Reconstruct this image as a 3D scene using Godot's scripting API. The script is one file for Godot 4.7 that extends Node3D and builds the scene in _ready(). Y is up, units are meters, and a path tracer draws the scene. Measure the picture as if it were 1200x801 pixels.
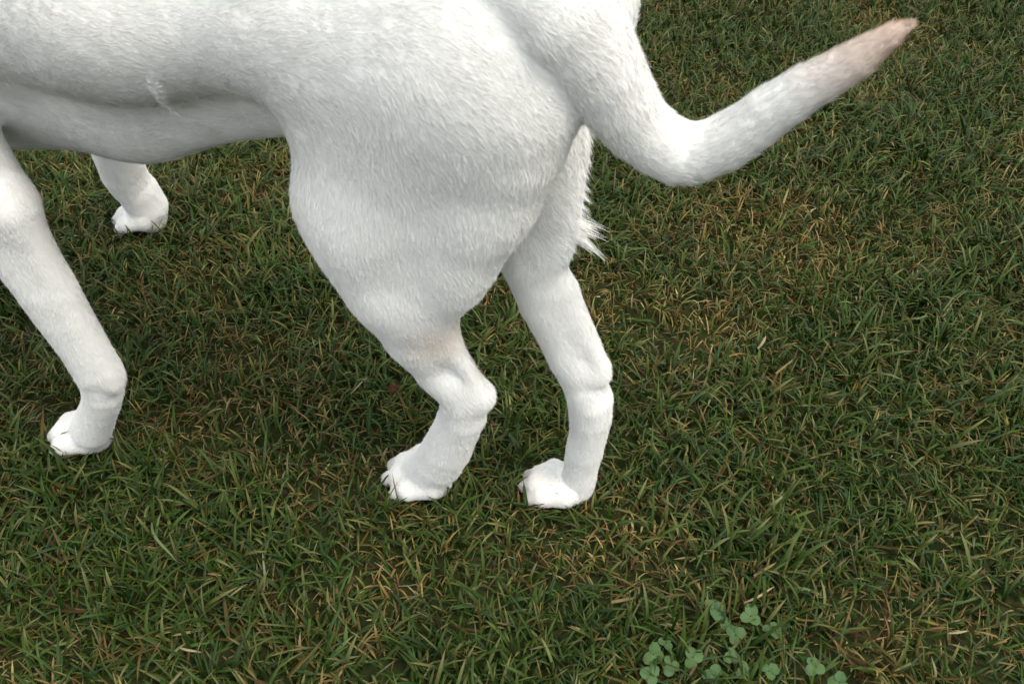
extends Node3D
# A young white dog walking across a rough lawn, photographed from above and behind.

const CAMERA_HEIGHT := 0.88
const CAMERA_PITCH := 46.0
const CAMERA_FOV := 42.0
const CELL := 0.005
const BLOCK := 8

var rng := RandomNumberGenerator.new()

# ---------------------------------------------------------------- small helpers
func tag(o: Node, label: String, category := "", group := "", kind := "") -> void:
	if label: o.set_meta("label", label)
	if category: o.set_meta("category", category)
	if group: o.set_meta("group", group)
	if kind: o.set_meta("kind", kind)

func mesh_node(called: String, mesh: Mesh, material: Material, parent: Node) -> MeshInstance3D:
	var o := MeshInstance3D.new()
	o.name = called
	o.mesh = mesh
	o.material_override = material
	parent.add_child(o, true)
	return o

func scatter(called: String, mesh: Mesh, material: Material, rows: PackedFloat32Array, parent: Node) -> MultiMeshInstance3D:
	mesh.surface_set_material(0, material)
	var mm := MultiMesh.new()
	mm.transform_format = MultiMesh.TRANSFORM_3D
	mm.use_colors = true
	mm.mesh = mesh
	mm.instance_count = rows.size() / 16
	mm.buffer = rows
	var o := MultiMeshInstance3D.new()
	o.name = called
	o.multimesh = mm
	o.material_override = material
	o.set_meta("kind", "stuff")
	parent.add_child(o, true)
	return o

func put_row(rows: PackedFloat32Array, x: Vector3, y: Vector3, z: Vector3, at: Vector3, c: Color) -> void:
	rows.append_array(PackedFloat32Array([x.x, y.x, z.x, at.x, x.y, y.y, z.y, at.y, x.z, y.z, z.z, at.z, c.r, c.g, c.b, 1.0]))

func matte(rough := 0.8, spec := 0.3) -> StandardMaterial3D:
	var m := StandardMaterial3D.new()
	m.albedo_color = Color.WHITE
	m.vertex_color_use_as_albedo = true
	m.roughness = rough
	m.metallic_specular = spec
	m.cull_mode = BaseMaterial3D.CULL_DISABLED
	return m

# ---------------------------------------------------------------- the dog's flesh: tapered bones joined smoothly
var bone_a := PackedVector3Array()
var bone_b := PackedVector3Array()
var bone_ba := PackedVector3Array()
var bone_flow := PackedVector3Array()
var bone_ra := PackedFloat32Array()
var bone_rb := PackedFloat32Array()
var bone_q := PackedFloat32Array()
var bone_k := PackedFloat32Array()
var bone_l2 := PackedFloat32Array()
var bone_hair := PackedFloat32Array()
var bone_lift := PackedFloat32Array()

# from a to b with radii ra, rb; squash flattens sideways; blend is how softly it joins; hair is the coat's length there, lying along flow (else from a to b)
func bone(a: Vector3, b: Vector3, ra: float, rb: float, squash := 1.0, blend := 0.02, hair := 0.012, flow := Vector3.ZERO, lift := 0.12) -> void:
	var s := Vector3(1, 1, squash)
	bone_a.append(a * s)
	bone_b.append(b * s)
	bone_ba.append((b - a) * s)
	bone_l2.append(((b - a) * s).length_squared())
	bone_ra.append(ra)
	bone_rb.append(rb)
	bone_q.append(squash)
	bone_k.append(blend)
	bone_hair.append(hair)
	bone_flow.append(flow.normalized() if flow != Vector3.ZERO else (b - a).normalized())
	bone_lift.append(lift)

func bone_distance(i: int, p0: Vector3) -> float:
	var p := Vector3(p0.x, p0.y, p0.z * bone_q[i])
	var pa := p - bone_a[i]
	var l2 := bone_l2[i]
	var ra := bone_ra[i]
	var rb := bone_rb[i]
	var rr := ra - rb
	var a2 := l2 - rr * rr
	if a2 <= 1e-9:
		return minf(pa.length() - ra, (p - bone_b[i]).length() - rb)
	var ba := bone_ba[i]
	var il2 := 1.0 / l2
	var y := pa.dot(ba)
	var z := y - l2
	var x2 := (pa * l2 - ba * y).length_squared()
	var k := signf(rr) * rr * rr * x2
	var z2 := z * z * l2
	if signf(z) * a2 * z2 > k:
		return sqrt(x2 + z2) * il2 - rb
	var y2 := y * y * l2
	if signf(y) * a2 * y2 < k:
		return sqrt(x2 + y2) * il2 - ra
	return (sqrt(x2 * a2 * il2) + y * rr) * il2 - ra

func field(p: Vector3, list: PackedInt32Array) -> float:
	var d := 1.0
	for i in list:
		var e := bone_distance(i, p)
		var k := bone_k[i]
		var h := k - absf(d - e)
		d = minf(d, e)
		if h > 0.0:
			d -= h * h / k * 0.25
	return d

func paw(at: Vector3, yaw: float, s: float, pitch := 0.0) -> Array:
	var claws := []
	var f := Vector3(cos(yaw), 0, sin(yaw))
	var r := Vector3(-sin(yaw), 0, cos(yaw))
	var u := f * -sin(pitch) + Vector3.UP * cos(pitch)
	f = f * cos(pitch) + Vector3.UP * sin(pitch)
	var spread := [-0.027, -0.0095, 0.0095, 0.027]
	var reach := [0.026, 0.042, 0.042, 0.026]
	for i in 4:
		var side: float = spread[i]
		var out: float = reach[i]
		var k := at + (r * side * 0.8 + f * (out - 0.032) + u * 0.032) * s
		var m := at + (r * side + f * (out - 0.004) + u * 0.025) * s
		var t := at + (r * side * 1.05 + f * (out + 0.012) + u * 0.013) * s
		bone(k, m, 0.0125 * s, 0.0128 * s, 1.0, 0.010, 0.0055)
		bone(m, t, 0.0128 * s, 0.0095 * s, 1.0, 0.003, 0.005)
		claws.append([t + (f * 0.007 + u * 0.001) * s, (f * 0.8 - u * 0.6).normalized(), s])
	bone(at + (u * 0.016 - f * 0.006) * s, at + (u * 0.016 + f * 0.01) * s, 0.017 * s, 0.015 * s, 0.8, 0.015, 0.0055)
	return claws

# surface nets over the blocks that the surface crosses: one vertex in each crossed cell, one quad round each crossed edge
var skin_at := PackedVector3Array()
var skin_normal := PackedVector3Array()
var skin_flow := PackedVector3Array()
var skin_hair := PackedVector2Array()
var skin_index := PackedInt32Array()

func cell_key(x: int, y: int, z: int) -> int:
	return (x * 2048 + y) * 2048 + z

func grow_skin(lo: Vector3, hi: Vector3) -> void:
	var all := PackedInt32Array(range(bone_a.size()))
	var size := CELL * BLOCK
	var count := Vector3i(((hi - lo) / size).ceil())
	var half := size * 0.5 * 1.7321
	var vertex_of := {}
	var edges := PackedInt32Array()
	var n := BLOCK + 1
	var v := PackedFloat32Array()
	v.resize(n * n * n)
	for bx in count.x:
		for by in count.y:
			for bz in count.z:
				var origin := lo + Vector3(bx, by, bz) * size
				var mid := origin + Vector3.ONE * size * 0.5
				var list := PackedInt32Array()
				var nearest := 1.0
				for i in all:
					var d := bone_distance(i, mid)
					nearest = minf(nearest, d)
					if d < half * maxf(1.0, bone_q[i]) + 0.035 + bone_k[i]:
						list.append(i)
				if nearest > half * 1.5 or list.is_empty():
					continue
				var there := field(mid, list)
				if there > half * 1.5 + 0.01 or there < -half * 1.6:
					continue
				var at := 0
				for x in n:
					for y in n:
						for z in n:
							v[at] = field(origin + Vector3(x, y, z) * CELL, list)
							at += 1
				for x in BLOCK:
					for y in BLOCK:
						for z in BLOCK:
							var o := (x * n + y) * n + z
							var sum := Vector3.ZERO
							var crossed := 0
							var v0 := v[o]
							var inside := v0 < 0.0
							var mixed := false
							for c in 8:
								if (v[o + (c & 1) * n * n + ((c >> 1) & 1) * n + (c >> 2)] < 0.0) != inside:
									mixed = true
									break
							if not mixed:
								continue
							var base := origin + Vector3(x, y, z) * CELL
							for c in 8:
								for axis in 3:
									if c & (1 << axis):
										continue
									var ca := Vector3i(c & 1, (c >> 1) & 1, c >> 2)
									var cb := ca
									cb[axis] = 1
									var va := v[o + (ca.x * n + ca.y) * n + ca.z]
									var vb := v[o + (cb.x * n + cb.y) * n + cb.z]
									if (va < 0.0) != (vb < 0.0):
										sum += Vector3(ca).lerp(Vector3(cb), va / (va - vb))
										crossed += 1
							var p := base + sum / crossed * CELL
							# settle on the surface, then read its normal and the lie of the coat
							var normal := Vector3.UP
							var e := 0.0025
							for pass_ in 2:
								var f0 := field(p, list)
								var g := Vector3(field(p + Vector3(e, 0, 0), list) - f0, field(p + Vector3(0, e, 0), list) - f0, field(p + Vector3(0, 0, e), list) - f0) / e
								var steep := maxf(g.length(), 0.3)
								normal = g.normalized()
								if pass_ == 0:
									p -= normal * clampf(f0 / steep, -CELL, CELL)
							var flow := Vector3.ZERO
							var hair := 0.0
							var lift := 0.0
							var weight := 0.0
							for i in list:
								var near := maxf(bone_distance(i, p), -0.012)
								var w := exp(-near / 0.008)
								flow += bone_flow[i] * w
								w = exp(-near / 0.016)
								hair += bone_hair[i] * w
								lift += bone_lift[i] * w
								weight += w
							var gx := bx * BLOCK + x
							var gy := by * BLOCK + y
							var gz := bz * BLOCK + z
							vertex_of[cell_key(gx, gy, gz)] = skin_at.size()
							skin_at.append(p)
							skin_normal.append(normal)
							skin_flow.append((flow - normal * flow.dot(normal)).normalized())
							skin_hair.append(Vector2(hair, lift) / maxf(weight, 1e-6))
							for axis in 3:
								var vb := v[o + (n * n if axis == 0 else n if axis == 1 else 1)]
								if (vb < 0.0) != inside:
									edges.append_array(PackedInt32Array([gx, gy, gz, axis * 2 + int(inside)]))
	# edges leaving a cell whose own corner is the crossing's start
	for e in range(0, edges.size(), 4):
		var x := edges[e]
		var y := edges[e + 1]
		var z := edges[e + 2]
		var axis := edges[e + 3] / 2
		var out := edges[e + 3] % 2 == 1
		var du := Vector3i(0, 1, 0) if axis == 0 else Vector3i(0, 0, 1) if axis == 1 else Vector3i(1, 0, 0)
		var dv := Vector3i(0, 0, 1) if axis == 0 else Vector3i(1, 0, 0) if axis == 1 else Vector3i(0, 1, 0)
		var a: int = vertex_of.get(cell_key(x, y, z), -1)
		var b: int = vertex_of.get(cell_key(x - du.x, y - du.y, z - du.z), -1)
		var c: int = vertex_of.get(cell_key(x - du.x - dv.x, y - du.y - dv.y, z - du.z - dv.z), -1)
		var d: int = vertex_of.get(cell_key(x - dv.x, y - dv.y, z - dv.z), -1)
		if a < 0 or b < 0 or c < 0 or d < 0:
			continue
		skin_index.append_array(PackedInt32Array([a, c, b, a, d, c]) if out else PackedInt32Array([a, b, c, a, c, d]))

# the coat's colour: white, with the few warm patches that the dog has
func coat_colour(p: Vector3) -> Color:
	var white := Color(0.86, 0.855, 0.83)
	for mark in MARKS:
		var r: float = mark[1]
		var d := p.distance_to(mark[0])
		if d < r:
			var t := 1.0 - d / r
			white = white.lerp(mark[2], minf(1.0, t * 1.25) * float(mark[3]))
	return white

var MARKS := [
	[Vector3(0.596, 0.035, 0.265), 0.022, Color(0.34, 0.29, 0.27), 0.5],
	[Vector3(-0.360, 0.625, -0.010), 0.085, Color(0.66, 0.48, 0.37), 0.75],
	[Vector3(-0.184, 0.584, -0.020), 0.03, Color(0.62, 0.47, 0.42), 0.16],
	[Vector3(-0.046, 0.300, -0.060), 0.042, Color(0.66, 0.51, 0.4), 0.5],
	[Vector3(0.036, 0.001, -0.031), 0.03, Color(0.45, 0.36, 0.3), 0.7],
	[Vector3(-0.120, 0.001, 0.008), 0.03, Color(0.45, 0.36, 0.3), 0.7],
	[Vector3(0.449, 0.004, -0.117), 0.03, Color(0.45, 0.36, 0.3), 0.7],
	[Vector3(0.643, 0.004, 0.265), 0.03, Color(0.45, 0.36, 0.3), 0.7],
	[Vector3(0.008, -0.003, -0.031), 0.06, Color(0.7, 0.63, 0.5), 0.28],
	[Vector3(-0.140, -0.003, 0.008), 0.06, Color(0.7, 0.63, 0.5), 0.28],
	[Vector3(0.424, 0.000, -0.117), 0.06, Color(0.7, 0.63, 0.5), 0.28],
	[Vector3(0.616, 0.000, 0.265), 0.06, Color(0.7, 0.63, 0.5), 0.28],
]

func hair_clump(seed_: int, wild: float) -> ArrayMesh:
	var r := RandomNumberGenerator.new()
	r.seed = seed_
	var st := SurfaceTool.new()
	st.begin(Mesh.PRIMITIVE_TRIANGLES)
	for h in 32:
		var x := r.randf_range(-0.7, 0.7)
		var z := r.randf_range(-0.65, 0.65)
		var length := r.randf_range(0.7, 1.1)
		var aim := r.randf_range(-0.22, 0.22) - z * 0.25
		var lift := r.randf_range(0.01, 0.07) + (wild if r.randf() < 0.05 else 0.0)
		var curl := r.randf_range(-0.15, 0.15)
		var w := r.randf_range(0.024, 0.044)
		var tone := r.randf_range(0.94, 1.04)
		var dir := Vector3(cos(aim), 0, sin(aim))
		var side := Vector3(-dir.z, r.randf_range(-0.5, 0.5), dir.x).normalized()
		var last := []
		for s in 4:
			var t := s / 3.0
			var c := Vector3(x, -0.04 + lift * sin(t * 2.0) * 1.1, z) + dir * length * t + Vector3(-dir.z, 0, dir.x) * curl * t * t
			var ww := w * (1.0 - t * t * 0.92) * 0.5
			var now := [c - side * ww, c + side * ww]
			if s:
				for v in [last[0], now[0], now[1], last[0], now[1], last[1]]:
					st.set_color(Color(tone, tone, tone))
					st.add_vertex(v)
			last = now
	st.generate_normals()
	return st.commit()

func grow_coat(parent: Node3D, material: Material) -> void:
	var fur := Node3D.new()
	fur.name = "fur"
	fur.set_meta("kind", "stuff")
	parent.add_child(fur, true)
	var sorts: Array[PackedFloat32Array] = []
	for i in 8:
		sorts.append(PackedFloat32Array())
	var swirl := FastNoiseLite.new()
	swirl.seed = 5
	swirl.frequency = 14.0
	var ruffle := FastNoiseLite.new()
	ruffle.seed = 9
	ruffle.frequency = 45.0
	for t in range(0, skin_index.size(), 3):
		var i := skin_index[t]
		var j := skin_index[t + 1]
		var k := skin_index[t + 2]
		var a := skin_at[i]
		var b := skin_at[j]
		var c := skin_at[k]
		if a.y < 0.004:
			continue
		var area := (b - a).cross(c - a).length() * 0.5
		var s := skin_hair[i].x * 0.72
		if s < 0.0025:
			continue
		var wanted := area * 4.2 / (s * s) * (0.35 if skin_normal[i].z > 0.5 and a.z > 0.0 and a.y > 0.3 else 1.0)
		var n := int(wanted) + int(rng.randf() < wanted - floorf(wanted))
		for h in n:
			var u := sqrt(rng.randf())
			var w := rng.randf()
			var wa := 1.0 - u
			var wb := u * (1.0 - w)
			var wc := u * w
			var p := a * wa + b * wb + c * wc
			var normal := (skin_normal[i] * wa + skin_normal[j] * wb + skin_normal[k] * wc).normalized()
			var flow := skin_flow[i] * wa + skin_flow[j] * wb + skin_flow[k] * wc
			flow = (flow - normal * flow.dot(normal)).normalized()
			if flow.length() < 0.5:
				continue
			var turn := swirl.get_noise_3dv(p) * 0.6 + ruffle.get_noise_3dv(p) * 0.35
			flow = flow.rotated(normal, turn)
			var rough := ruffle.get_noise_3dv(p * 0.7 + Vector3(3, 1, 2))
			var lift := skin_hair[i].y + maxf(rough, -0.1) * 0.15 + rng.randf_range(-0.03, 0.03)
			var x := (flow + normal * lift).normalized()
			var z := x.cross(normal).normalized()
			var y := z.cross(x)
			var size := s * rng.randf_range(0.8, 1.2)
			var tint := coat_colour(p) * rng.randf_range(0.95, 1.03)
			put_row(sorts[rng.randi() % 8], x * size, y * size, z * size, p, tint)
	for i in 8:
		scatter("hair", hair_clump(40 + i, 0.12 if i < 6 else 0.3), material, sorts[i], fur)

# the longer hair that hangs off the back of the far thigh
func grow_fringe(top: Vector3, bottom: Vector3, dog: Node3D, material: Material) -> void:
	var rows := PackedFloat32Array()
	for i in 75:
		var t := rng.randf()
		var p := top.lerp(bottom, t) + Vector3(rng.randf_range(0.0, 0.012), rng.randf_range(-0.004, 0.004), rng.randf_range(-0.012, 0.012))
		var long := (0.008 + 0.020 * t * t) * rng.randf_range(0.5, 1.2)
		var x := Vector3(-0.55 - 0.35 * t, -0.75 + 0.25 * t, rng.randf_range(-0.3, 0.3)).normalized()
		var z := x.cross(Vector3(-0.5, 0.8, 0)).normalized()
		var y := z.cross(x)
		put_row(rows, x * long, y * long * 0.4, z * long * 0.3, p, coat_colour(p))
	scatter("fringe", hair_clump(77, 0.1), material, rows, dog)

func ball(called: String, at: Vector3, radii: Vector3, basis: Basis, material: Material, parent: Node) -> MeshInstance3D:
	var m := SphereMesh.new()
	m.radius = 1.0
	m.height = 2.0
	m.radial_segments = 20
	m.rings = 12
	var o := mesh_node(called, m, material, parent)
	o.transform = Transform3D(basis.scaled_local(radii), at)
	return o

func plain(c: Color, rough := 0.5) -> StandardMaterial3D:
	var m := StandardMaterial3D.new()
	m.albedo_color = c.linear_to_srgb()
	m.roughness = rough
	return m

func make_dog() -> Node3D:
	var dog := Node3D.new()
	dog.name = "dog"
	add_child(dog)
	tag(dog, "young white dog walking over the lawn, seen from behind with its tail curled up", "dog")
	dog.position = Vector3(-0.093, 0.000, -0.646)
	dog.basis = Basis(Vector3(-0.93969, 0.000, -0.34202), Vector3.UP, Vector3(0.34202, 0.000, -0.93969))
	# grass is trodden down where the paws stand (y holds the radius)
	pressed.append(Vector3(-0.105, 0.027, -0.616))
	pressed.append(Vector3(-0.137, 0.022, -0.624))
	pressed.append(Vector3(0.048, 0.027, -0.604))
	pressed.append(Vector3(0.017, 0.022, -0.615))
	pressed.append(Vector3(-0.524, 0.027, -0.678))
	pressed.append(Vector3(-0.556, 0.022, -0.686))
	pressed.append(Vector3(-0.574, 0.027, -1.102))
	pressed.append(Vector3(-0.606, 0.022, -1.110))

	bone(Vector3(0.436, 0.542, 0.000), Vector3(0.223, 0.568, 0.000), 0.098, 0.088, 0.8, 0.03, 0.0097)
	bone(Vector3(0.223, 0.568, 0.000), Vector3(0.038, 0.578, 0.000), 0.088, 0.072, 0.82, 0.05, 0.0097)
	bone(Vector3(0.039, 0.572, 0.000), Vector3(-0.073, 0.584, 0.000), 0.078, 0.082, 0.95, 0.05, 0.0106)
	bone(Vector3(-0.073, 0.583, 0.000), Vector3(-0.131, 0.600, 0.000), 0.082, 0.055, 1, 0.05, 0.0114)
	bone(Vector3(0.494, 0.443, 0.000), Vector3(0.279, 0.451, 0.000), 0.094, 0.060, 1.3, 0.07, 0.0079)
	bone(Vector3(0.279, 0.451, 0.000), Vector3(0.112, 0.476, 0.000), 0.060, 0.034, 1.3, 0.05, 0.0079)
	bone(Vector3(-0.063, 0.545, -0.045), Vector3(-0.007, 0.430, -0.055), 0.078, 0.058, 1.4, 0.06, 0.0106, Vector3(-0.35, -1, 0), 0.12)
	bone(Vector3(-0.007, 0.430, -0.055), Vector3(-0.019, 0.325, -0.052), 0.058, 0.030, 1.4, 0.02, 0.0088)
	bone(Vector3(0.017, 0.546, -0.050), Vector3(0.034, 0.423, -0.060), 0.025, 0.026, 1.2, 0.05, 0.0088, Vector3(-0.55, -1, 0), 0.12)
	bone(Vector3(0.034, 0.423, -0.060), Vector3(0.019, 0.371, -0.060), 0.026, 0.027, 1.2, 0.03, 0.0088, Vector3(-0.55, -1, 0), 0.12)
	bone(Vector3(-0.114, 0.543, -0.050), Vector3(-0.088, 0.441, -0.050), 0.030, 0.027, 1.1, 0.05, 0.0114, Vector3(-0.3, -1, 0), 0.2)
	bone(Vector3(-0.116, 0.502, -0.050), Vector3(-0.112, 0.474, -0.050), 0.027, 0.022, 1.1, 0.03, 0.0114)
	bone(Vector3(-0.089, 0.443, -0.050), Vector3(-0.061, 0.372, -0.050), 0.030, 0.028, 1.1, 0.04, 0.0088, Vector3(-0.3, -1, 0), 0.2)
	bone(Vector3(-0.062, 0.386, -0.050), Vector3(-0.027, 0.302, -0.050), 0.025, 0.019, 1.1, 0.04, 0.0088, Vector3(-0.3, -1, 0), 0.2)
	bone(Vector3(-0.032, 0.316, -0.050), Vector3(-0.035, 0.239, -0.047), 0.016, 0.013, 1.1, 0.03, 0.0088, Vector3(-0.3, -1, 0), 0.2)
	bone(Vector3(0.012, 0.391, -0.066), Vector3(-0.004, 0.341, -0.064), 0.029, 0.029, 1.15, 0.04, 0.0079, Vector3(-0.5, -1, 0), 0.12)
	bone(Vector3(-0.004, 0.341, -0.064), Vector3(-0.021, 0.276, -0.054), 0.029, 0.023, 1.15, 0.025, 0.0079, Vector3(-0.5, -1, 0), 0.12)
	bone(Vector3(-0.018, 0.281, -0.055), Vector3(-0.025, 0.253, -0.051), 0.024, 0.021, 1.12, 0.015, 0.008)
	bone(Vector3(-0.025, 0.253, -0.051), Vector3(-0.034, 0.228, -0.047), 0.021, 0.019, 1.12, 0.0008, 0.008)
	bone(Vector3(-0.034, 0.228, -0.047), Vector3(-0.050, 0.212, -0.046), 0.019, 0.020, 1.12, 0.0008, 0.008)
	bone(Vector3(-0.050, 0.212, -0.046), Vector3(-0.063, 0.196, -0.045), 0.020, 0.023, 1.12, 0.0008, 0.008)
	bone(Vector3(-0.063, 0.196, -0.045), Vector3(-0.061, 0.170, -0.044), 0.023, 0.024, 1.12, 0.0008, 0.0075)
	bone(Vector3(-0.061, 0.170, -0.044), Vector3(-0.052, 0.139, -0.043), 0.024, 0.024, 1.12, 0.0008, 0.0075)
	bone(Vector3(-0.052, 0.139, -0.043), Vector3(-0.040, 0.102, -0.042), 0.024, 0.026, 1.12, 0.0008, 0.007)
	bone(Vector3(-0.040, 0.102, -0.042), Vector3(-0.026, 0.066, -0.040), 0.026, 0.027, 1.12, 0.0008, 0.007)
	bone(Vector3(-0.026, 0.066, -0.040), Vector3(-0.015, 0.046, -0.038), 0.027, 0.027, 1.12, 0.0008, 0.007)
	bone(Vector3(-0.015, 0.046, -0.038), Vector3(-0.005, 0.031, -0.037), 0.027, 0.026, 1.12, 0.0008, 0.007)
	bone(Vector3(-0.041, 0.313, -0.052), Vector3(-0.082, 0.216, -0.047), 0.010, 0.008, 1, 0.018, 0.0075)
	bone(Vector3(-0.044, 0.227, -0.045), Vector3(-0.082, 0.205, -0.045), 0.017, 0.011, 1.1, 0.018, 0.0075)
	bone(Vector3(-0.081, 0.505, 0.050), Vector3(-0.093, 0.374, 0.040), 0.052, 0.038, 1.3, 0.03, 0.0106, Vector3(-0.2, -1, 0), 0.15)
	bone(Vector3(-0.119, 0.464, 0.050), Vector3(-0.120, 0.366, 0.035), 0.027, 0.022, 1, 0.03, 0.014, Vector3(-0.8, -0.7, 0), 0.5)
	bone(Vector3(-0.107, 0.335, 0.030), Vector3(-0.116, 0.311, 0.029), 0.029, 0.028, 1, 0.03, 0.0079)
	bone(Vector3(-0.116, 0.311, 0.029), Vector3(-0.124, 0.288, 0.028), 0.028, 0.027, 1, 0.0008, 0.0079)
	bone(Vector3(-0.124, 0.288, 0.028), Vector3(-0.133, 0.267, 0.027), 0.027, 0.025, 1, 0.0008, 0.0079)
	bone(Vector3(-0.133, 0.267, 0.027), Vector3(-0.142, 0.247, 0.025), 0.025, 0.023, 1, 0.0008, 0.0079)
	bone(Vector3(-0.142, 0.247, 0.025), Vector3(-0.152, 0.224, 0.023), 0.023, 0.022, 1, 0.0008, 0.008)
	bone(Vector3(-0.152, 0.224, 0.023), Vector3(-0.163, 0.203, 0.022), 0.022, 0.021, 1, 0.0008, 0.008)
	bone(Vector3(-0.163, 0.203, 0.022), Vector3(-0.172, 0.187, 0.021), 0.021, 0.022, 1, 0.0008, 0.0075)
	bone(Vector3(-0.172, 0.187, 0.021), Vector3(-0.178, 0.171, 0.020), 0.022, 0.023, 1, 0.0008, 0.0075)
	bone(Vector3(-0.178, 0.171, 0.020), Vector3(-0.181, 0.145, 0.019), 0.023, 0.022, 1, 0.0008, 0.007)
	bone(Vector3(-0.181, 0.145, 0.019), Vector3(-0.181, 0.117, 0.018), 0.022, 0.020, 1, 0.0008, 0.007)
	bone(Vector3(-0.181, 0.117, 0.018), Vector3(-0.179, 0.088, 0.017), 0.020, 0.020, 1, 0.0008, 0.007)
	bone(Vector3(-0.179, 0.088, 0.017), Vector3(-0.177, 0.060, 0.017), 0.020, 0.019, 1, 0.0008, 0.007)
	bone(Vector3(-0.177, 0.060, 0.017), Vector3(-0.176, 0.039, 0.016), 0.019, 0.019, 1, 0.0008, 0.0065)
	bone(Vector3(-0.176, 0.039, 0.016), Vector3(-0.174, 0.020, 0.016), 0.019, 0.020, 1, 0.0008, 0.0065)
	bone(Vector3(-0.142, 0.306, 0.026), Vector3(-0.184, 0.227, 0.020), 0.011, 0.009, 1, 0.018, 0.0075)
	bone(Vector3(-0.165, 0.215, 0.021), Vector3(-0.183, 0.212, 0.020), 0.017, 0.013, 1, 0.012, 0.0075)
	bone(Vector3(-0.116, 0.639, -0.045), Vector3(-0.133, 0.629, -0.047), 0.036, 0.036, 1, 0.006, 0.0106)
	bone(Vector3(-0.133, 0.629, -0.047), Vector3(-0.149, 0.617, -0.048), 0.036, 0.036, 1, 0.0008, 0.0106)
	bone(Vector3(-0.149, 0.617, -0.048), Vector3(-0.161, 0.599, -0.044), 0.036, 0.033, 1, 0.0008, 0.0106)
	bone(Vector3(-0.161, 0.599, -0.044), Vector3(-0.173, 0.578, -0.038), 0.033, 0.030, 1, 0.0008, 0.0106)
	bone(Vector3(-0.173, 0.578, -0.038), Vector3(-0.186, 0.553, -0.030), 0.030, 0.027, 1, 0.0008, 0.0106)
	bone(Vector3(-0.186, 0.553, -0.030), Vector3(-0.200, 0.530, -0.022), 0.027, 0.024, 1, 0.0008, 0.0106)
	bone(Vector3(-0.200, 0.530, -0.022), Vector3(-0.216, 0.514, -0.015), 0.024, 0.023, 1, 0.0008, 0.0095)
	bone(Vector3(-0.216, 0.514, -0.015), Vector3(-0.230, 0.505, -0.010), 0.023, 0.023, 1, 0.0008, 0.0095)
	bone(Vector3(-0.230, 0.505, -0.010), Vector3(-0.240, 0.505, -0.009), 0.023, 0.022, 1, 0.0008, 0.0095)
	bone(Vector3(-0.240, 0.505, -0.009), Vector3(-0.247, 0.509, -0.010), 0.022, 0.021, 1, 0.0008, 0.0095)
	bone(Vector3(-0.247, 0.509, -0.010), Vector3(-0.255, 0.513, -0.010), 0.021, 0.020, 1, 0.0008, 0.0095)
	bone(Vector3(-0.255, 0.513, -0.010), Vector3(-0.263, 0.519, -0.010), 0.020, 0.020, 1, 0.0008, 0.0095)
	bone(Vector3(-0.263, 0.519, -0.010), Vector3(-0.272, 0.528, -0.010), 0.020, 0.019, 1, 0.0008, 0.0095)
	bone(Vector3(-0.272, 0.528, -0.010), Vector3(-0.281, 0.538, -0.010), 0.019, 0.018, 1, 0.0008, 0.0095)
	bone(Vector3(-0.281, 0.538, -0.010), Vector3(-0.289, 0.549, -0.010), 0.018, 0.017, 1, 0.0008, 0.0095)
	bone(Vector3(-0.289, 0.549, -0.010), Vector3(-0.299, 0.560, -0.010), 0.017, 0.016, 1, 0.0008, 0.0095)
	bone(Vector3(-0.299, 0.560, -0.010), Vector3(-0.308, 0.571, -0.010), 0.016, 0.015, 1, 0.0008, 0.0095)
	bone(Vector3(-0.308, 0.571, -0.010), Vector3(-0.318, 0.580, -0.010), 0.015, 0.014, 1, 0.0008, 0.0095)
	bone(Vector3(-0.318, 0.580, -0.010), Vector3(-0.327, 0.589, -0.010), 0.014, 0.013, 1, 0.0008, 0.006)
	bone(Vector3(-0.327, 0.589, -0.010), Vector3(-0.335, 0.597, -0.010), 0.013, 0.012, 1, 0.0008, 0.006)
	bone(Vector3(-0.335, 0.597, -0.010), Vector3(-0.341, 0.605, -0.010), 0.012, 0.010, 1, 0.0008, 0.006)
	bone(Vector3(-0.341, 0.605, -0.010), Vector3(-0.346, 0.611, -0.010), 0.010, 0.008, 1, 0.0008, 0.006)
	bone(Vector3(-0.346, 0.611, -0.010), Vector3(-0.350, 0.616, -0.010), 0.008, 0.007, 1, 0.0008, 0.006)
	bone(Vector3(-0.350, 0.616, -0.010), Vector3(-0.353, 0.620, -0.010), 0.007, 0.005, 1, 0.0008, 0.006)
	bone(Vector3(-0.353, 0.620, -0.010), Vector3(-0.357, 0.623, -0.010), 0.005, 0.003, 1, 0.0008, 0.006)
	bone(Vector3(-0.357, 0.623, -0.010), Vector3(-0.361, 0.626, -0.010), 0.003, 0.001, 1, 0.0008, 0.006)
	bone(Vector3(0.414, 0.464, -0.100), Vector3(0.355, 0.396, -0.120), 0.045, 0.028, 1, 0.02, 0.0079)
	bone(Vector3(0.364, 0.380, -0.120), Vector3(0.362, 0.356, -0.121), 0.030, 0.028, 1, 0.02, 0.008)
	bone(Vector3(0.362, 0.356, -0.121), Vector3(0.361, 0.331, -0.122), 0.028, 0.027, 1, 0.0008, 0.008)
	bone(Vector3(0.361, 0.331, -0.122), Vector3(0.356, 0.310, -0.123), 0.027, 0.025, 1, 0.0008, 0.008)
	bone(Vector3(0.356, 0.310, -0.123), Vector3(0.351, 0.288, -0.124), 0.025, 0.024, 1, 0.0008, 0.008)
	bone(Vector3(0.351, 0.288, -0.124), Vector3(0.347, 0.256, -0.125), 0.024, 0.022, 1, 0.0008, 0.0075)
	bone(Vector3(0.347, 0.256, -0.125), Vector3(0.342, 0.222, -0.125), 0.022, 0.020, 1, 0.0008, 0.0075)
	bone(Vector3(0.342, 0.222, -0.125), Vector3(0.337, 0.194, -0.125), 0.020, 0.020, 1, 0.0008, 0.0075)
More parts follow.
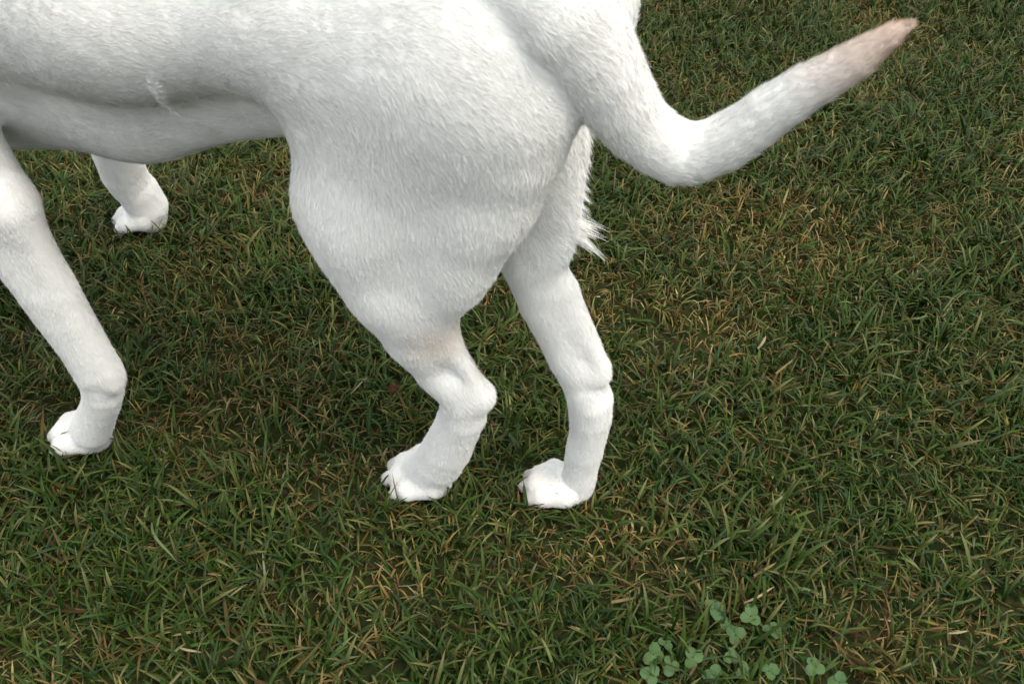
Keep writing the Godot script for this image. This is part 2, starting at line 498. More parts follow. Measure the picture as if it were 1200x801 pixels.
	bone(Vector3(0.337, 0.194, -0.125), Vector3(0.334, 0.170, -0.125), 0.020, 0.021, 1, 0.0008, 0.0075)
	bone(Vector3(0.334, 0.170, -0.125), Vector3(0.333, 0.153, -0.125), 0.021, 0.021, 1, 0.0008, 0.007)
	bone(Vector3(0.333, 0.153, -0.125), Vector3(0.336, 0.138, -0.125), 0.021, 0.021, 1, 0.0008, 0.007)
	bone(Vector3(0.336, 0.138, -0.125), Vector3(0.344, 0.119, -0.125), 0.021, 0.020, 1, 0.0008, 0.007)
	bone(Vector3(0.344, 0.119, -0.125), Vector3(0.356, 0.098, -0.125), 0.020, 0.020, 1, 0.0008, 0.007)
	bone(Vector3(0.356, 0.098, -0.125), Vector3(0.371, 0.075, -0.125), 0.020, 0.021, 1, 0.0008, 0.007)
	bone(Vector3(0.371, 0.075, -0.125), Vector3(0.387, 0.050, -0.125), 0.021, 0.023, 1, 0.0008, 0.007)
	bone(Vector3(0.330, 0.386, -0.124), Vector3(0.312, 0.185, -0.126), 0.012, 0.011, 1, 0.03, 0.0075)
	bone(Vector3(0.311, 0.165, -0.125), Vector3(0.310, 0.160, -0.125), 0.009, 0.007, 1, 0.016, 0.007)
	bone(Vector3(0.500, 0.420, 0.100), Vector3(0.577, 0.202, 0.235), 0.060, 0.034, 1, 0.02, 0.0079)
	bone(Vector3(0.577, 0.202, 0.235), Vector3(0.589, 0.157, 0.243), 0.033, 0.032, 1, 0.01, 0.008)
	bone(Vector3(0.589, 0.157, 0.243), Vector3(0.599, 0.116, 0.250), 0.032, 0.031, 1, 0.0008, 0.008)
	bone(Vector3(0.599, 0.116, 0.250), Vector3(0.600, 0.093, 0.255), 0.031, 0.030, 1, 0.0008, 0.008)
	bone(Vector3(0.600, 0.093, 0.255), Vector3(0.597, 0.076, 0.260), 0.030, 0.030, 1, 0.0008, 0.008)
	bone(Vector3(0.597, 0.076, 0.260), Vector3(0.596, 0.060, 0.263), 0.030, 0.030, 1, 0.0008, 0.007)
	bone(Vector3(0.596, 0.060, 0.263), Vector3(0.594, 0.045, 0.265), 0.030, 0.030, 1, 0.0008, 0.007)
	bone(Vector3(0.150, 0.541, -0.100), Vector3(0.154, 0.534, -0.098), 0.000, 0.001, 1, 0.004, 0.0095, Vector3(-1, 0.03, 0), 0.1)
	bone(Vector3(0.154, 0.534, -0.098), Vector3(0.157, 0.525, -0.094), 0.001, 0.002, 1, 0.004, 0.0095, Vector3(-1, 0.03, 0), 0.1)
	bone(Vector3(0.157, 0.525, -0.094), Vector3(0.161, 0.515, -0.088), 0.002, 0.002, 1, 0.004, 0.0095, Vector3(-1, 0.03, 0), 0.1)
	bone(Vector3(0.161, 0.515, -0.088), Vector3(0.168, 0.503, -0.078), 0.002, 0.002, 1, 0.004, 0.0095, Vector3(-1, 0.03, 0), 0.1)
	bone(Vector3(0.168, 0.503, -0.078), Vector3(0.180, 0.485, -0.060), 0.002, 0.000, 1, 0.004, 0.0095, Vector3(-1, 0.03, 0), 0.1)
	bone(Vector3(0.500, 0.520, 0.000), Vector3(0.500, 0.520, 0.000), 0.100, 0.100, 1, 0.05, 0.0106)
	bone(Vector3(0.660, 0.600, 0.000), Vector3(0.520, 0.530, 0.000), 0.062, 0.090, 1, 0.05, 0.0106)
	bone(Vector3(0.745, 0.645, 0.000), Vector3(0.690, 0.635, 0.000), 0.050, 0.062, 1, 0.03, 0.008)
	bone(Vector3(0.845, 0.600, 0.000), Vector3(0.755, 0.630, 0.000), 0.026, 0.038, 0.9, 0.03, 0.008)
	bone(Vector3(0.835, 0.578, 0.000), Vector3(0.750, 0.595, 0.000), 0.016, 0.026, 0.8, 0.012, 0.008)
	bone(Vector3(0.685, 0.685, -0.045), Vector3(0.700, 0.610, -0.078), 0.024, 0.018, 1, 0.012, 0.006)
	bone(Vector3(0.685, 0.685, 0.045), Vector3(0.700, 0.610, 0.078), 0.024, 0.018, 1, 0.012, 0.006)
	var claws := []
	claws += paw(Vector3(-0.012, -0.003, -0.031), -0.10, 0.95, 0.00)
	claws += paw(Vector3(-0.160, -0.003, 0.008), 0.00, 0.80, 0.00)
	claws += paw(Vector3(0.404, 0.000, -0.117), -0.10, 0.90, 0.00)
	claws += paw(Vector3(0.596, 0.000, 0.265), -0.10, 0.95, 0.00)
	grow_skin(Vector3(-0.42, -0.015, -0.26), Vector3(0.95, 0.80, 0.3))
	var colours := PackedColorArray()
	for p in skin_at:
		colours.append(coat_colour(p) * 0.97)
	var arrays := []
	arrays.resize(Mesh.ARRAY_MAX)
	arrays[Mesh.ARRAY_VERTEX] = skin_at
	arrays[Mesh.ARRAY_NORMAL] = skin_normal
	arrays[Mesh.ARRAY_COLOR] = colours
	arrays[Mesh.ARRAY_INDEX] = skin_index
	var body := ArrayMesh.new()
	body.add_surface_from_arrays(Mesh.PRIMITIVE_TRIANGLES, arrays)
	var skin := matte(0.75, 0.2)
	skin.cull_mode = BaseMaterial3D.CULL_BACK
	mesh_node("body", body, skin, dog)
	var hair := matte(0.6, 0.25)
	hair.backlight_enabled = true
	hair.backlight = Color(0.45, 0.45, 0.45)
	grow_coat(dog, hair)
	var horn := plain(Color(0.5, 0.42, 0.35), 0.4)
	for c in claws:
		var claw := CylinderMesh.new()
		claw.top_radius = 0.0006
		claw.bottom_radius = 0.0028
		claw.height = 0.011
		claw.radial_segments = 8
		claw.rings = 2
		var o := mesh_node("claw", claw, horn, dog)
		var up: Vector3 = c[1]
		o.transform = Transform3D(Basis(Quaternion(Vector3.UP, up)).scaled_local(Vector3.ONE * float(c[2])), c[0] + up * 0.003)
	grow_fringe(Vector3(-0.150, 0.450, 0.050), Vector3(-0.142, 0.369, 0.036), dog, hair)
	var dark := plain(Color(0.03, 0.022, 0.02), 0.3)
	ball("nose", Vector3(0.868, 0.603, 0), Vector3(0.011, 0.012, 0.017), Basis(), dark, dog)
	for s in [-1.0, 1.0]:
		ball("eye", Vector3(0.770, 0.662, 0.034 * s), Vector3(0.009, 0.009, 0.009), Basis(), dark, dog)

	return dog

# ---------------------------------------------------------------- the lawn
# one blade: four stretches and a tip, bent over, its two edges turned a little so that it reads as folded along the middle
func add_blade(into: Array, at: Vector3, aim: float, length: float, bend: float, width: float, c: Color, tip: Color, kink := 0.0, lean := 0.1, segments := 4) -> void:
	var verts: PackedVector3Array = into[0]
	var normals: PackedVector3Array = into[1]
	var colours: PackedColorArray = into[2]
	var index: PackedInt32Array = into[3]
	var out := Vector3(cos(aim), 0, sin(aim))
	var side := Vector3(-out.z, 0, out.x)
	var p := at
	var first := verts.size()
	for s in segments:
		var t := float(s) / segments
		var w := width * (0.36 + 0.3 * t - 0.42 * t * t)
		var along := out * sin(lean) + Vector3.UP * cos(lean)
		var n := side.cross(along)
		verts.append(p - side * w)
		verts.append(p + side * w)
		normals.append((n - side * 0.45).normalized())
		normals.append((n + side * 0.45).normalized())
		var shade := c.lerp(tip, t * t)
		colours.append(shade)
		colours.append(shade)
		p += along * length / segments
		lean += bend / segments
		if kink != 0.0 and s == segments / 2 - 1:
			lean += kink
		side = side.rotated(Vector3.UP, 0.12)
		var a := first + s * 2
		if s < segments - 1:
			index.append_array(PackedInt32Array([a, a + 2, a + 3, a, a + 3, a + 1]))
		else:
			index.append_array(PackedInt32Array([a, a + 2, a + 1]))
	verts.append(p)
	normals.append(side.cross(out * sin(lean) + Vector3.UP * cos(lean)))
	colours.append(tip)

const GREENS := [Color(0.0167, 0.0379, 0.0041), Color(0.0246, 0.0488, 0.0055), Color(0.0114, 0.0339, 0.0071), Color(0.0324, 0.0595, 0.0089), Color(0.0432, 0.0759, 0.0198)]
const DEADS := [Color(0.1412, 0.1045, 0.0331), Color(0.0997, 0.0684, 0.0198), Color(0.0622, 0.0338, 0.0106), Color(0.2325, 0.1849, 0.0827), Color(0.0748, 0.0684, 0.0159)]

func weighted(r: RandomNumberGenerator, colours: Array, weights: Array) -> Color:
	var v := r.randf()
	for i in colours.size():
		v -= float(weights[i])
		if v <= 0.0:
			return colours[i]
	return colours[0]

# a small tuft: vertices, normals, colours and indices, to be set down many times
func turf(seed_: int, sort: String) -> Array:
	var r := RandomNumberGenerator.new()
	r.seed = seed_
	var into := [PackedVector3Array(), PackedVector3Array(), PackedColorArray(), PackedInt32Array()]
	var n: int = {"green": 13, "mixed": 12, "dry": 10, "thatch": 10}[sort]
	for i in n:
		var spot := Vector3.RIGHT.rotated(Vector3.UP, r.randf() * TAU) * sqrt(r.randf()) * 0.026
		var aim := atan2(spot.z, spot.x) + r.randfn(0.0, 1.1)
		var dead: bool = r.randf() < {"green": 0.06, "mixed": 0.32, "dry": 0.75, "thatch": 1.0}[sort]
		var c := weighted(r, DEADS, [0.28, 0.3, 0.18, 0.07, 0.17]) if dead else weighted(r, GREENS, [0.36, 0.26, 0.2, 0.12, 0.06])
		var v := r.randf_range(0.7, 1.25) * (0.55 if sort == "thatch" else 1.0)
		c = Color(c.r * v, c.g * v, c.b * v)
		var tip := c.lerp(Color(0.24, 0.19, 0.085), 0.5 if r.randf() < 0.22 else 0.06)
		if sort == "thatch":
			add_blade(into, spot + Vector3.UP * r.randf_range(0.002, 0.012), aim, r.randf_range(0.025, 0.05), r.randf_range(-0.2, 0.5), r.randf_range(0.002, 0.0042), c, c, r.randf_range(-0.4, 0.3), 1.35)
		elif dead:
			add_blade(into, spot, aim, r.randf_range(0.016, 0.042), r.randf_range(0.3, 1.9), r.randf_range(0.0015, 0.0034), c, c.lerp(Color(0.4, 0.34, 0.2), 0.15), r.randf_range(-0.6, 1.2) if r.randf() < 0.5 else 0.0, r.randf_range(0.0, 0.7))
		else:
			add_blade(into, spot, aim, r.randf_range(0.022, 0.058), r.randf_range(0.2, 1.9), r.randf_range(0.0020, 0.0046), c, tip, r.randf_range(-0.3, 1.1) if r.randf() < 0.3 else 0.0, r.randf_range(0.0, 0.8))
	return into

var pressed := PackedVector3Array()

# which sort of tuft grows here, how big and how warm
func worn(at: Vector3, wear: FastNoiseLite) -> float:
	var d := wear.get_noise_2d(at.x, at.z) * 0.9
	for spot in WORN:
		d += float(spot[1]) * exp(-Vector2(at.x - spot[0].x, at.z - spot[0].z).length_squared() / (float(spot[2]) * float(spot[2])))
	return d

const WORN := [
	[Vector3(0.31, 0, -1.03), 0.42, 0.2],
	[Vector3(0.22, 0, -0.86), 0.36, 0.14],
	[Vector3(0.00, 0, -0.88), 0.42, 0.12],
	[Vector3(-0.41, 0, -0.80), 0.25, 0.14],
	[Vector3(0.16, 0, -0.51), 0.6, 0.05],
	[Vector3(-0.48, 0, -1.15), 0.3, 0.2],
	[Vector3(0.34, 0, -0.83), 0.35, 0.1],
	[Vector3(-0.28, 0, -0.52), 0.2, 0.12],
	[Vector3(0.47, 0, -0.95), 0.2, 0.1],
	[Vector3(0.37, 0, -0.71), -0.3, 0.2],
	[Vector3(-0.48, 0, -0.56), -0.2, 0.2],
	[Vector3(0.09, 0, -0.42), -0.15, 0.15],
	[Vector3(0.60, 0, -1.35), 0.1, 0.3],
	[Vector3(0.61, 0, -0.86), -0.15, 0.2],
]

func placed(at: Vector3, s: float, lush: FastNoiseLite) -> Transform3D:
	var tall := s * rng.randf_range(0.7, 1.1)
	for foot in pressed:
		var d := Vector2(at.x - foot.x, at.z - foot.z).length()
		if d < foot.y:
			tall *= 0.08 + 0.12 * d / foot.y
		elif d < foot.y + 0.025:
			tall *= 0.65
	var spin := Basis(Vector3.UP, rng.randf() * TAU)
	spin = Basis(Vector3(rng.randf_range(-1, 1), 0, rng.randf_range(-1, 1)).normalized(), rng.randf_range(0.0, 0.35)) * spin
	return Transform3D(spin.scaled_local(Vector3(s, tall, s)), at)

func make_lawn() -> void:
	var ground := PlaneMesh.new()
	ground.size = Vector2(160, 160)
	var soil := StandardMaterial3D.new()
	var blotches := FastNoiseLite.new()
	blotches.seed = 3
	blotches.frequency = 0.03
	blotches.fractal_octaves = 5
	var ramp := Gradient.new()
	ramp.set_color(0, Color(0.014, 0.014, 0.006).linear_to_srgb())
	ramp.set_color(1, Color(0.036, 0.036, 0.014).linear_to_srgb())
	ramp.add_point(0.5, Color(0.020, 0.027, 0.009).linear_to_srgb())
	var tex := NoiseTexture2D.new()
	tex.width = 512
	tex.height = 512
	tex.seamless = true
	tex.noise = blotches
	tex.color_ramp = ramp
	soil.albedo_texture = tex
	soil.uv1_triplanar = true
	soil.uv1_world_triplanar = true
	soil.uv1_scale = Vector3.ONE * 2.3
	soil.roughness = 1.0
	soil.metallic_specular = 0.1
	var g := mesh_node("ground", ground, soil, self)
	tag(g, "dark earth and thatch under the lawn grass", "", "", "structure")
	var blades := matte(0.55, 0.3)
	blades.backlight_enabled = true
	blades.backlight = Color(0.5, 0.5, 0.5)
	var straw := matte(0.7, 0.25)
	var owners := {}
	for sort in ["green", "mixed", "dry", "thatch"]:
		var o := Node3D.new()
		o.name = {"green": "grass", "mixed": "mixed_grass", "dry": "dry_grass", "thatch": "thatch_grass"}[sort]
		add_child(o)
		tag(o, {"green": "short dark green grass blades covering the lawn", "mixed": "green grass mixed with straw coloured blades in worn patches", "dry": "dry tan grass tufts scattered through the lawn", "thatch": "flat brown dead grass lying low between the green blades"}[sort], "grass", "", "stuff")
		owners[sort] = o
	# templates: seven tufts of each sort, each in four tones
	var kinds := {}
	var tones := [Color(0.85, 0.85, 0.85), Color(1.0, 1.0, 1.0), Color(1.18, 1.08, 0.95), Color(0.9, 1.03, 1.05)]
	for sort in owners:
		var list := []
		for i in 7:
			var base := turf(hash(sort) % 1000 + i * 17, sort)
			var toned := []
			for tone in tones:
				var cs := PackedColorArray()
				for c in base[2]:
					cs.append(Color(c.r * tone.r, c.g * tone.g, c.b * tone.b))
				toned.append(cs)
			list.append([base[0], base[1], toned, base[3]])
		kinds[sort] = list
	var wear := FastNoiseLite.new()
	wear.seed = 21
	wear.frequency = 3.4
	wear.fractal_octaves = 3
	var lush := FastNoiseLite.new()
	lush.seed = 4
	lush.frequency = 1.7
	var patchy := FastNoiseLite.new()
	patchy.seed = 8
	patchy.frequency = 9.0
	var near := Rect2(-1.6, -2.4, 3.2, 2.4)
	var tile := 0.4
	var step := 0.0195
	for tx in int(near.size.x / tile):
		for tz in int(near.size.y / tile):
			var joined := {}
			for sort in owners:
				joined[sort] = [PackedVector3Array(), PackedVector3Array(), PackedColorArray(), PackedInt32Array()]
			var side := int(tile / step)
			for ix in side:
				for iz in side:
					var at := Vector3(near.position.x + tx * tile + (ix + rng.randf()) * tile / side, 0, near.position.y + tz * tile + (iz + rng.randf()) * tile / side)
					var dryness := worn(at, wear) + rng.randf_range(-0.3, 0.3)
					var sort := "dry" if dryness > 0.42 else "mixed" if dryness > 0.06 else "green"
					if rng.randf() < 0.15:
						sort = "thatch"
					var s := rng.randf_range(0.72, 1.1) * (1.0 + lush.get_noise_2d(at.x, at.z) * 0.3 + patchy.get_noise_2d(at.x, at.z) * 0.35)
					var xf := placed(at, s, lush)
					var kind: Array = kinds[sort][rng.randi() % 7]
					var into: Array = joined[sort]
					var first: int = into[0].size()
					into[0].append_array(xf * (kind[0] as PackedVector3Array))
					into[1].append_array(Transform3D(xf.basis.orthonormalized(), Vector3.ZERO) * (kind[1] as PackedVector3Array))
					into[2].append_array(kind[2][clampi(int(2.0 + patchy.get_noise_2d(at.z, at.x) * 2.5 + rng.randf_range(-1.2, 1.2)), 0, 3)])
					var idx: PackedInt32Array = into[3]
					for i in kind[3]:
						idx.append(i + first)
			for sort in joined:
				var into: Array = joined[sort]
				if into[0].is_empty():
					continue
				var arrays := []
				arrays.resize(Mesh.ARRAY_MAX)
				arrays[Mesh.ARRAY_VERTEX] = into[0]
				arrays[Mesh.ARRAY_NORMAL] = into[1]
				arrays[Mesh.ARRAY_COLOR] = into[2]
				arrays[Mesh.ARRAY_INDEX] = into[3]
				var m := ArrayMesh.new()
				m.add_surface_from_arrays(Mesh.PRIMITIVE_TRIANGLES, arrays)
				var o := mesh_node("blades", m, straw if sort in ["dry", "thatch"] else blades, owners[sort])
				o.set_meta("kind", "stuff")
	# the lawn goes on all round, sown more thinly where the photograph does not reach
	var rows := {}
	var around := Rect2(-6, -8, 12, 11)
	var x := around.position.x
	while x < around.end.x:
		var z := around.position.y
		while z < around.end.y:
			var at := Vector3(x + rng.randf_range(-0.5, 0.5) * 0.05, 0, z + rng.randf_range(-0.5, 0.5) * 0.05)
			z += 0.05
			if near.has_point(Vector2(at.x, at.z)):
				continue
			var dryness := worn(at, wear) + rng.randf_range(-0.3, 0.3)
			var sort := "dry" if dryness > 0.42 else "mixed" if dryness > 0.06 else "green"
			var xf := placed(at, rng.randf_range(1.1, 1.7), lush)
			var which := "%s %d" % [sort, rng.randi() % 4]
			if not rows.has(which):
				rows[which] = PackedFloat32Array()
			var v := rng.randf_range(0.8, 1.15)
			put_row(rows[which], xf.basis.x, xf.basis.y, xf.basis.z, at, Color(v, v, v))
		x += 0.05
	for which in rows:
		var sort: String = which.split(" ")[0]
		var kind: Array = kinds[sort][int(which.split(" ")[1])]
		var arrays := []
		arrays.resize(Mesh.ARRAY_MAX)
		arrays[Mesh.ARRAY_VERTEX] = kind[0]
		arrays[Mesh.ARRAY_NORMAL] = kind[1]
		arrays[Mesh.ARRAY_COLOR] = kind[2][1]
		arrays[Mesh.ARRAY_INDEX] = kind[3]
		var m := ArrayMesh.new()
		m.add_surface_from_arrays(Mesh.PRIMITIVE_TRIANGLES, arrays)
		scatter("blades", m, straw if sort == "dry" else blades, rows[which], owners[sort])



# a clover leaf on its stalk: three leaflets, each a part
func leaflet_mesh(seed_: int, tone: Color) -> ArrayMesh:
	var r := RandomNumberGenerator.new()
	r.seed = seed_
	var st := SurfaceTool.new()
	st.begin(Mesh.PRIMITIVE_TRIANGLES)
	st.set_smooth_group(0)
	var rim := []
	var n := 14
	for i in n + 1:
		var a := lerpf(-PI, PI, float(i) / n)
		# heart shaped: narrow at the stalk, notched at the far end
		var along := 0.52 - 0.5 * cos(a + PI) * -1.0
		var w := sin(a) * (0.50 - 0.10 * cos(a))
		along = 0.52 + 0.48 * cos(a) - 0.10 * exp(-a * a * 14.0)
		rim.append(Vector3(along, absf(w) * r.randf_range(0.25, 0.4) - along * along * r.randf_range(0.1, 0.25), w * r.randf_range(0.93, 1.05)))
	for i in n:
		var tri := [Vector3(0.45, -0.02, 0), rim[i + 1], rim[i]]
		for v in tri:
			var rib := 1.0 - absf(v.z) * 0.5
			st.set_color(tone * (r.randf_range(0.9, 1.08) if absf(v.z) > 0.01 else 1.15))
			st.add_vertex(v)
	st.generate_normals()
	return st.commit()

func tube(st: SurfaceTool, path: Array, r0: float, r1: float, c: Color) -> void:
	for i in path.size() - 1:
		var a: Vector3 = path[i]
		var b: Vector3 = path[i + 1]
		var x := (b - a).cross(Vector3(0.3, 0.2, 1)).normalized()
		var z := (b - a).cross(x).normalized()
		for k in 5:
			var u0 := x * cos(k * TAU / 5) + z * sin(k * TAU / 5)
			var u1 := x * cos((k + 1) * TAU / 5) + z * sin((k + 1) * TAU / 5)
			var ra := lerpf(r0, r1, float(i) / (path.size() - 1))
			var rb := lerpf(r0, r1, float(i + 1) / (path.size() - 1))
			for v in [a + u0 * ra, b + u0 * rb, b + u1 * rb, a + u0 * ra, b + u1 * rb, a + u1 * ra]:
				st.set_color(c)
				st.add_vertex(v)

func clover(top: Vector3, size: float, turn: float, label: String, leaf: Array, material: Material) -> void:
	var o := Node3D.new()
	o.name = "clover"
	o.position = Vector3(top.x, 0, top.z)
	add_child(o, true)
	tag(o, label, "clover", "clover leaves growing in the lawn")
	var st := SurfaceTool.new()
	st.begin(Mesh.PRIMITIVE_TRIANGLES)
	var kind := rng.randi() % leaf.size()
	var foot := Vector3(rng.randf_range(-0.012, 0.012), 0, rng.randf_range(-0.012, 0.012))
	tube(st, [foot, foot.lerp(Vector3(0, top.y, 0), 0.5) + foot * 0.3, Vector3(0, top.y, 0)], 0.0008, 0.0006, Color(0.10, 0.15, 0.06))
	st.generate_normals()
	mesh_node("stem", st.commit(), material, o)
	var tilt := Basis(Vector3(rng.randf_range(-1, 1), 0, rng.randf_range(-1, 1)).normalized(), rng.randf_range(0.1, 0.5)) * Basis(Vector3.RIGHT, 0.3)
	for k in 3:
		var l := mesh_node("leaflet", leaf[(kind + k % 2 * rng.randi()) % leaf.size()], material, o)
		var b := tilt * Basis(Vector3.UP, deg_to_rad(turn + 120.0 * k + rng.randf_range(-12, 12))) * Basis(Vector3(0, 0, 1), rng.randf_range(-0.1, 0.3))
		l.transform = Transform3D(b.scaled_local(Vector3.ONE * size * rng.randf_range(0.92, 1.1)), Vector3(0, top.y, 0))

# one blade that stands out from the rest: it runs from a to b, arched a little
func lone_blade(called: String, category: String, a: Vector3, b: Vector3, width: float, c: Color, label: String, material: Material) -> void:
	var st := SurfaceTool.new()
	st.begin(Mesh.PRIMITIVE_TRIANGLES)
	var along := (b - a)
	var side := along.cross(Vector3.UP).normalized()
	if absf(along.normalized().y) > 0.8:
		side = Vector3.RIGHT
	var up := side.cross(along).normalized()
	var n := 6
	var last := []
	for i in n + 1:
		var t := float(i) / n
		var w := width * 0.5 * (0.55 + 0.9 * t - 1.35 * t * t * t)
		var p := along * t + up * sin(t * PI) * along.length() * 0.14 + side * sin(t * PI * 1.3) * along.length() * 0.06
		var now := [p - side * w, p + up * width * 0.18, p + side * w]
		if i:
			for k in 2:
				for v in [last[k], now[k], now[k + 1], last[k], now[k + 1], last[k + 1]]:
					st.set_color(c.lerp(Color(c.r * 1.15, c.g * 1.12, c.b * 1.1), t))
					st.add_vertex(v)
		last = now
	st.generate_normals()
	var o := mesh_node(called, st.commit(), material, self)
	o.position = a
	tag(o, label, category)

func dead_leaf(at: Vector3, size: float, turn: float, c: Color, label: String, material: Material) -> void:
	var st := SurfaceTool.new()
	st.begin(Mesh.PRIMITIVE_TRIANGLES)
	st.set_smooth_group(0)
	var n := 8
	var rows_ := []
	for i in n + 1:
		var t := float(i) / n
		var w := size * 0.55 * sin(PI * pow(t, 0.8)) * rng.randf_range(0.85, 1.1)
		var p := Vector3(size * (t * 2.0 - 1.0), size * 0.5 * sin(t * 2.4), 0)
		rows_.append([p + Vector3(0, w * 0.5, -w), p, p + Vector3(0, w * 0.75, w)])
	for i in n:
		for k in 2:
			for v in [rows_[i][k], rows_[i][k + 1], rows_[i + 1][k + 1], rows_[i][k], rows_[i + 1][k + 1], rows_[i + 1][k]]:
				var q := rng.randf_range(0.8, 1.2)
				st.set_color(Color(c.r * q, c.g * q, c.b * q))
				st.add_vertex(v)
	st.generate_normals()
	var o := mesh_node("dead_leaf", st.commit(), material, self)
	o.transform = Transform3D(Basis(Vector3.UP, turn) * Basis(Vector3.RIGHT, 0.4), at)
	tag(o, label, "leaf")

func make_details() -> void:
	var clover_material := matte(0.6, 0.3)
	clover_material.albedo_color = Color(0.052, 0.094, 0.032).linear_to_srgb()
	clover_material.backlight_enabled = true
	clover_material.backlight = Color(0.3, 0.3, 0.3)
	var leaf := [leaflet_mesh(3, Color(1, 1, 1)), leaflet_mesh(4, Color(0.8, 0.85, 0.75)), leaflet_mesh(5, Color(1.15, 1.05, 0.9)), leaflet_mesh(6, Color(0.85, 0.95, 1.05))]
	var straw := matte(0.65, 0.3)
	clover(Vector3(0.210, 0.025, -0.442), 0.0135, 20, "clover leaf standing highest in the patch, left of the pale lying straw", leaf, clover_material)
	clover(Vector3(0.246, 0.024, -0.434), 0.0126, 75, "broad clover leaf just below the pale lying straw", leaf, clover_material)
	clover(Vector3(0.228, 0.021, -0.415), 0.01125, 10, "dull clover leaf low in the middle of the clover patch", leaf, clover_material)
	clover(Vector3(0.266, 0.021, -0.420), 0.0108, 50, "small clover leaf at the right edge of the group below the straw", leaf, clover_material)
	clover(Vector3(0.141, 0.025, -0.393), 0.01305, 95, "round pale clover leaf at the far left of the clover patch", leaf, clover_material)
	clover(Vector3(0.136, 0.024, -0.373), 0.0126, 40, "pale clover leaf at the bottom edge, lowest of the left group", leaf, clover_material)
	clover(Vector3(0.180, 0.025, -0.390), 0.01215, 5, "clover leaf with two broad leaflets, next right of the far left clover leaves", leaf, clover_material)
	clover(Vector3(0.298, 0.027, -0.379), 0.01125, 90, "clover leaf standing apart to the right, its three leaflets clearly spread", leaf, clover_material)
	clover(Vector3(0.254, 0.022, -0.377), 0.0108, 30, "half hidden clover leaf at the bottom edge, left of the one standing apart", leaf, clover_material)
	clover(Vector3(0.320, 0.024, -0.365), 0.0117, 65, "clover leaf cut by the bottom edge, farthest right of the patch", leaf, clover_material)
	clover(Vector3(0.158, 0.018, -0.384), 0.0108, 115, "small dark clover leaf tucked between the left clover leaves at the bottom", leaf, clover_material)
	clover(Vector3(0.199, 0.018, -0.375), 0.01125, 55, "dark clover leaf at the bottom edge below the middle of the patch", leaf, clover_material)
	clover(Vector3(0.221, 0.016, -0.395), 0.01035, 80, "dark clover leaf low in the middle of the patch, deepest in the grass", leaf, clover_material)
	clover(Vector3(0.231, 0.016, -0.380), 0.01035, 100, "dark clover leaf at the bottom edge right under the middle of the patch", leaf, clover_material)
	clover(Vector3(0.219, 0.016, -0.430), 0.00945, 45, "small dark clover leaf under the highest leaf of the patch", leaf, clover_material)
	clover(Vector3(0.157, 0.015, -0.410), 0.00945, 60, "small dark clover leaf just above the far left clover leaves", leaf, clover_material)
	lone_blade("straw", "straw", Vector3(0.242, 0.024, -0.449), Vector3(0.277, 0.027, -0.464), 0.00306, Color(0.216, 0.173, 0.101), "pale straw lying just above the clover leaves", straw)
	lone_blade("straw", "straw", Vector3(-0.204, 0.024, -0.736), Vector3(-0.183, 0.032, -0.756), 0.00238, Color(0.173, 0.144, 0.086), "thin pale straw leaning in the grass before the near hind leg", straw)
	lone_blade("grass_blade", "grass blade", Vector3(-0.403, 0.024, -0.546), Vector3(-0.363, 0.027, -0.493), 0.00357, Color(0.072, 0.097, 0.04), "broad pale green blade bent over in the lower left lawn", straw)
	lone_blade("grass_blade", "grass blade", Vector3(-0.266, 0.010, -0.470), Vector3(-0.266, 0.036, -0.502), 0.00289, Color(0.115, 0.13, 0.065), "upright pale tipped blade standing among tan straws at lower left", straw)
	lone_blade("straw", "straw", Vector3(-0.333, 0.027, -0.399), Vector3(-0.311, 0.024, -0.394), 0.00289, Color(0.187, 0.158, 0.086), "short bright straw lying flat near the bottom left edge", straw)
	lone_blade("straw", "straw", Vector3(-0.298, 0.021, -0.457), Vector3(-0.278, 0.029, -0.467), 0.00255, Color(0.144, 0.112, 0.054), "tan straw rising to a bend at lower left", straw)
	lone_blade("straw", "straw", Vector3(0.327, 0.022, -0.816), Vector3(0.341, 0.029, -0.832), 0.00425, Color(0.194, 0.151, 0.101), "short wide buff straw in the dry grass right of the hind legs", straw)
	lone_blade("grass_blade", "grass blade", Vector3(0.293, 0.024, -0.569), Vector3(0.313, 0.029, -0.580), 0.00255, Color(0.115, 0.13, 0.065), "pale green slanting blade in the lawn right of the far hind paw", straw)
	lone_blade("straw", "straw", Vector3(0.442, 0.027, -0.414), Vector3(0.464, 0.026, -0.416), 0.00272, Color(0.187, 0.158, 0.094), "pale straw lying level in the lower right corner", straw)
	lone_blade("grass_blade", "grass blade", Vector3(0.416, 0.010, -0.369), Vector3(0.414, 0.036, -0.386), 0.00289, Color(0.137, 0.137, 0.079), "upright pale blade at the bottom edge in the lower right corner", straw)
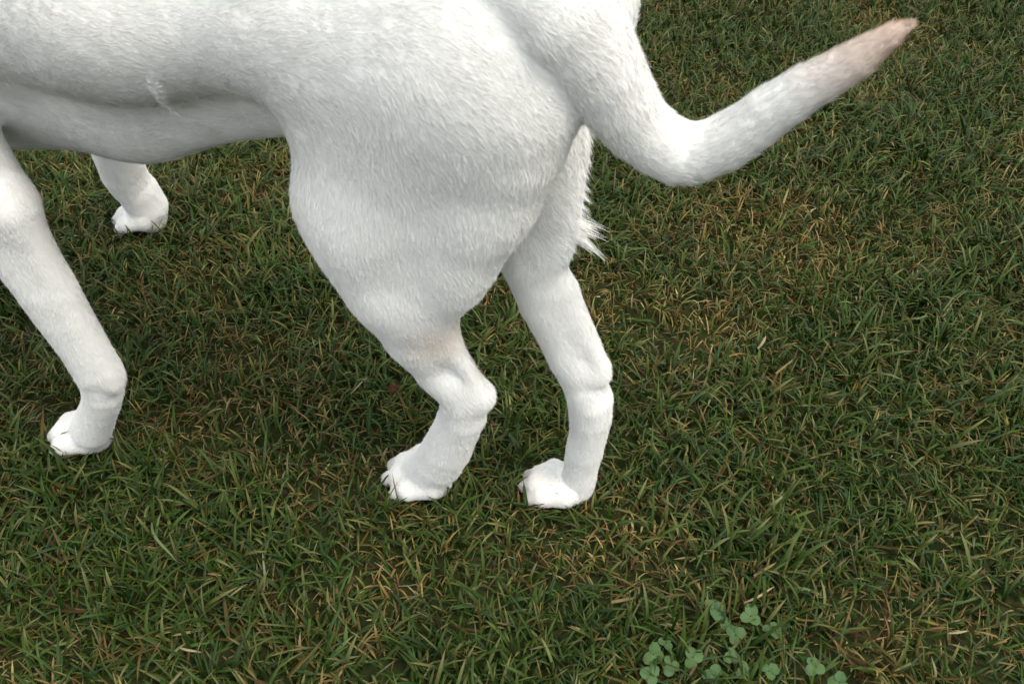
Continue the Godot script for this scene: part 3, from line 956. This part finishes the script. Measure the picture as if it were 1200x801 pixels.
	dead_leaf(Vector3(-0.152, 0.016, -0.750), 0.01, 0.4, Color(0.05, 0.018, 0.008), "small dead leaf, dark reddish brown, in the grass before the near hind leg", straw)


func _ready() -> void:
	rng.seed = 12
	# camera: a phone held low, looking down at the walking dog
	var camera := Camera3D.new()
	camera.name = "camera"
	camera.fov = CAMERA_FOV
	camera.near = 0.05
	camera.far = 300.0
	camera.position = Vector3(0, CAMERA_HEIGHT, 0)
	camera.rotation_degrees = Vector3(-CAMERA_PITCH, 0, 0)
	var lens := CameraAttributesPhysical.new()
	lens.frustum_focal_length = 31.26
	lens.exposure_aperture = 11.0
	lens.frustum_focus_distance = 1.15
	lens.frustum_far = 300.0
	lens.frustum_near = 0.05
	camera.attributes = lens
	add_child(camera)
	# overcast daylight
	var sky_material := ProceduralSkyMaterial.new()
	# an even overcast: three times as bright overhead as at the horizon
	sky_material.sky_top_color = Color(0.96, 0.98, 1.0)
	sky_material.sky_horizon_color = Color(0.34, 0.35, 0.36).linear_to_srgb()
	sky_material.sky_curve = 0.6
	sky_material.ground_horizon_color = Color(0.3, 0.32, 0.26)
	sky_material.ground_bottom_color = Color(0.12, 0.13, 0.09)
	sky_material.sun_angle_max = 1.0
	var sky := Sky.new()
	sky.sky_material = sky_material
	var e := Environment.new()
	e.background_mode = Environment.BG_SKY
	e.sky = sky
	e.background_energy_multiplier = 1.25
	e.tonemap_mode = Environment.TONE_MAPPER_LINEAR
	e.tonemap_exposure = 2.06
	e.sdfgi_enabled = true
	e.ssao_enabled = true
	e.ssil_enabled = true
	var world := WorldEnvironment.new()
	world.name = "world"
	world.environment = e
	add_child(world)
	var sun := DirectionalLight3D.new()
	sun.name = "sun"
	sun.light_color = Color(1.0, 0.97, 0.92)
	sun.light_energy = 0.5
	sun.light_angular_distance = 22.0
	sun.shadow_enabled = true
	sun.rotation_degrees = Vector3(-60, 62, 0)
	add_child(sun)
	var t0 := Time.get_ticks_msec()
	make_dog()
	print("dog ", Time.get_ticks_msec() - t0, " ms, skin ", skin_at.size(), " points")
	make_lawn()
	print("lawn ", Time.get_ticks_msec() - t0, " ms")
	make_details()
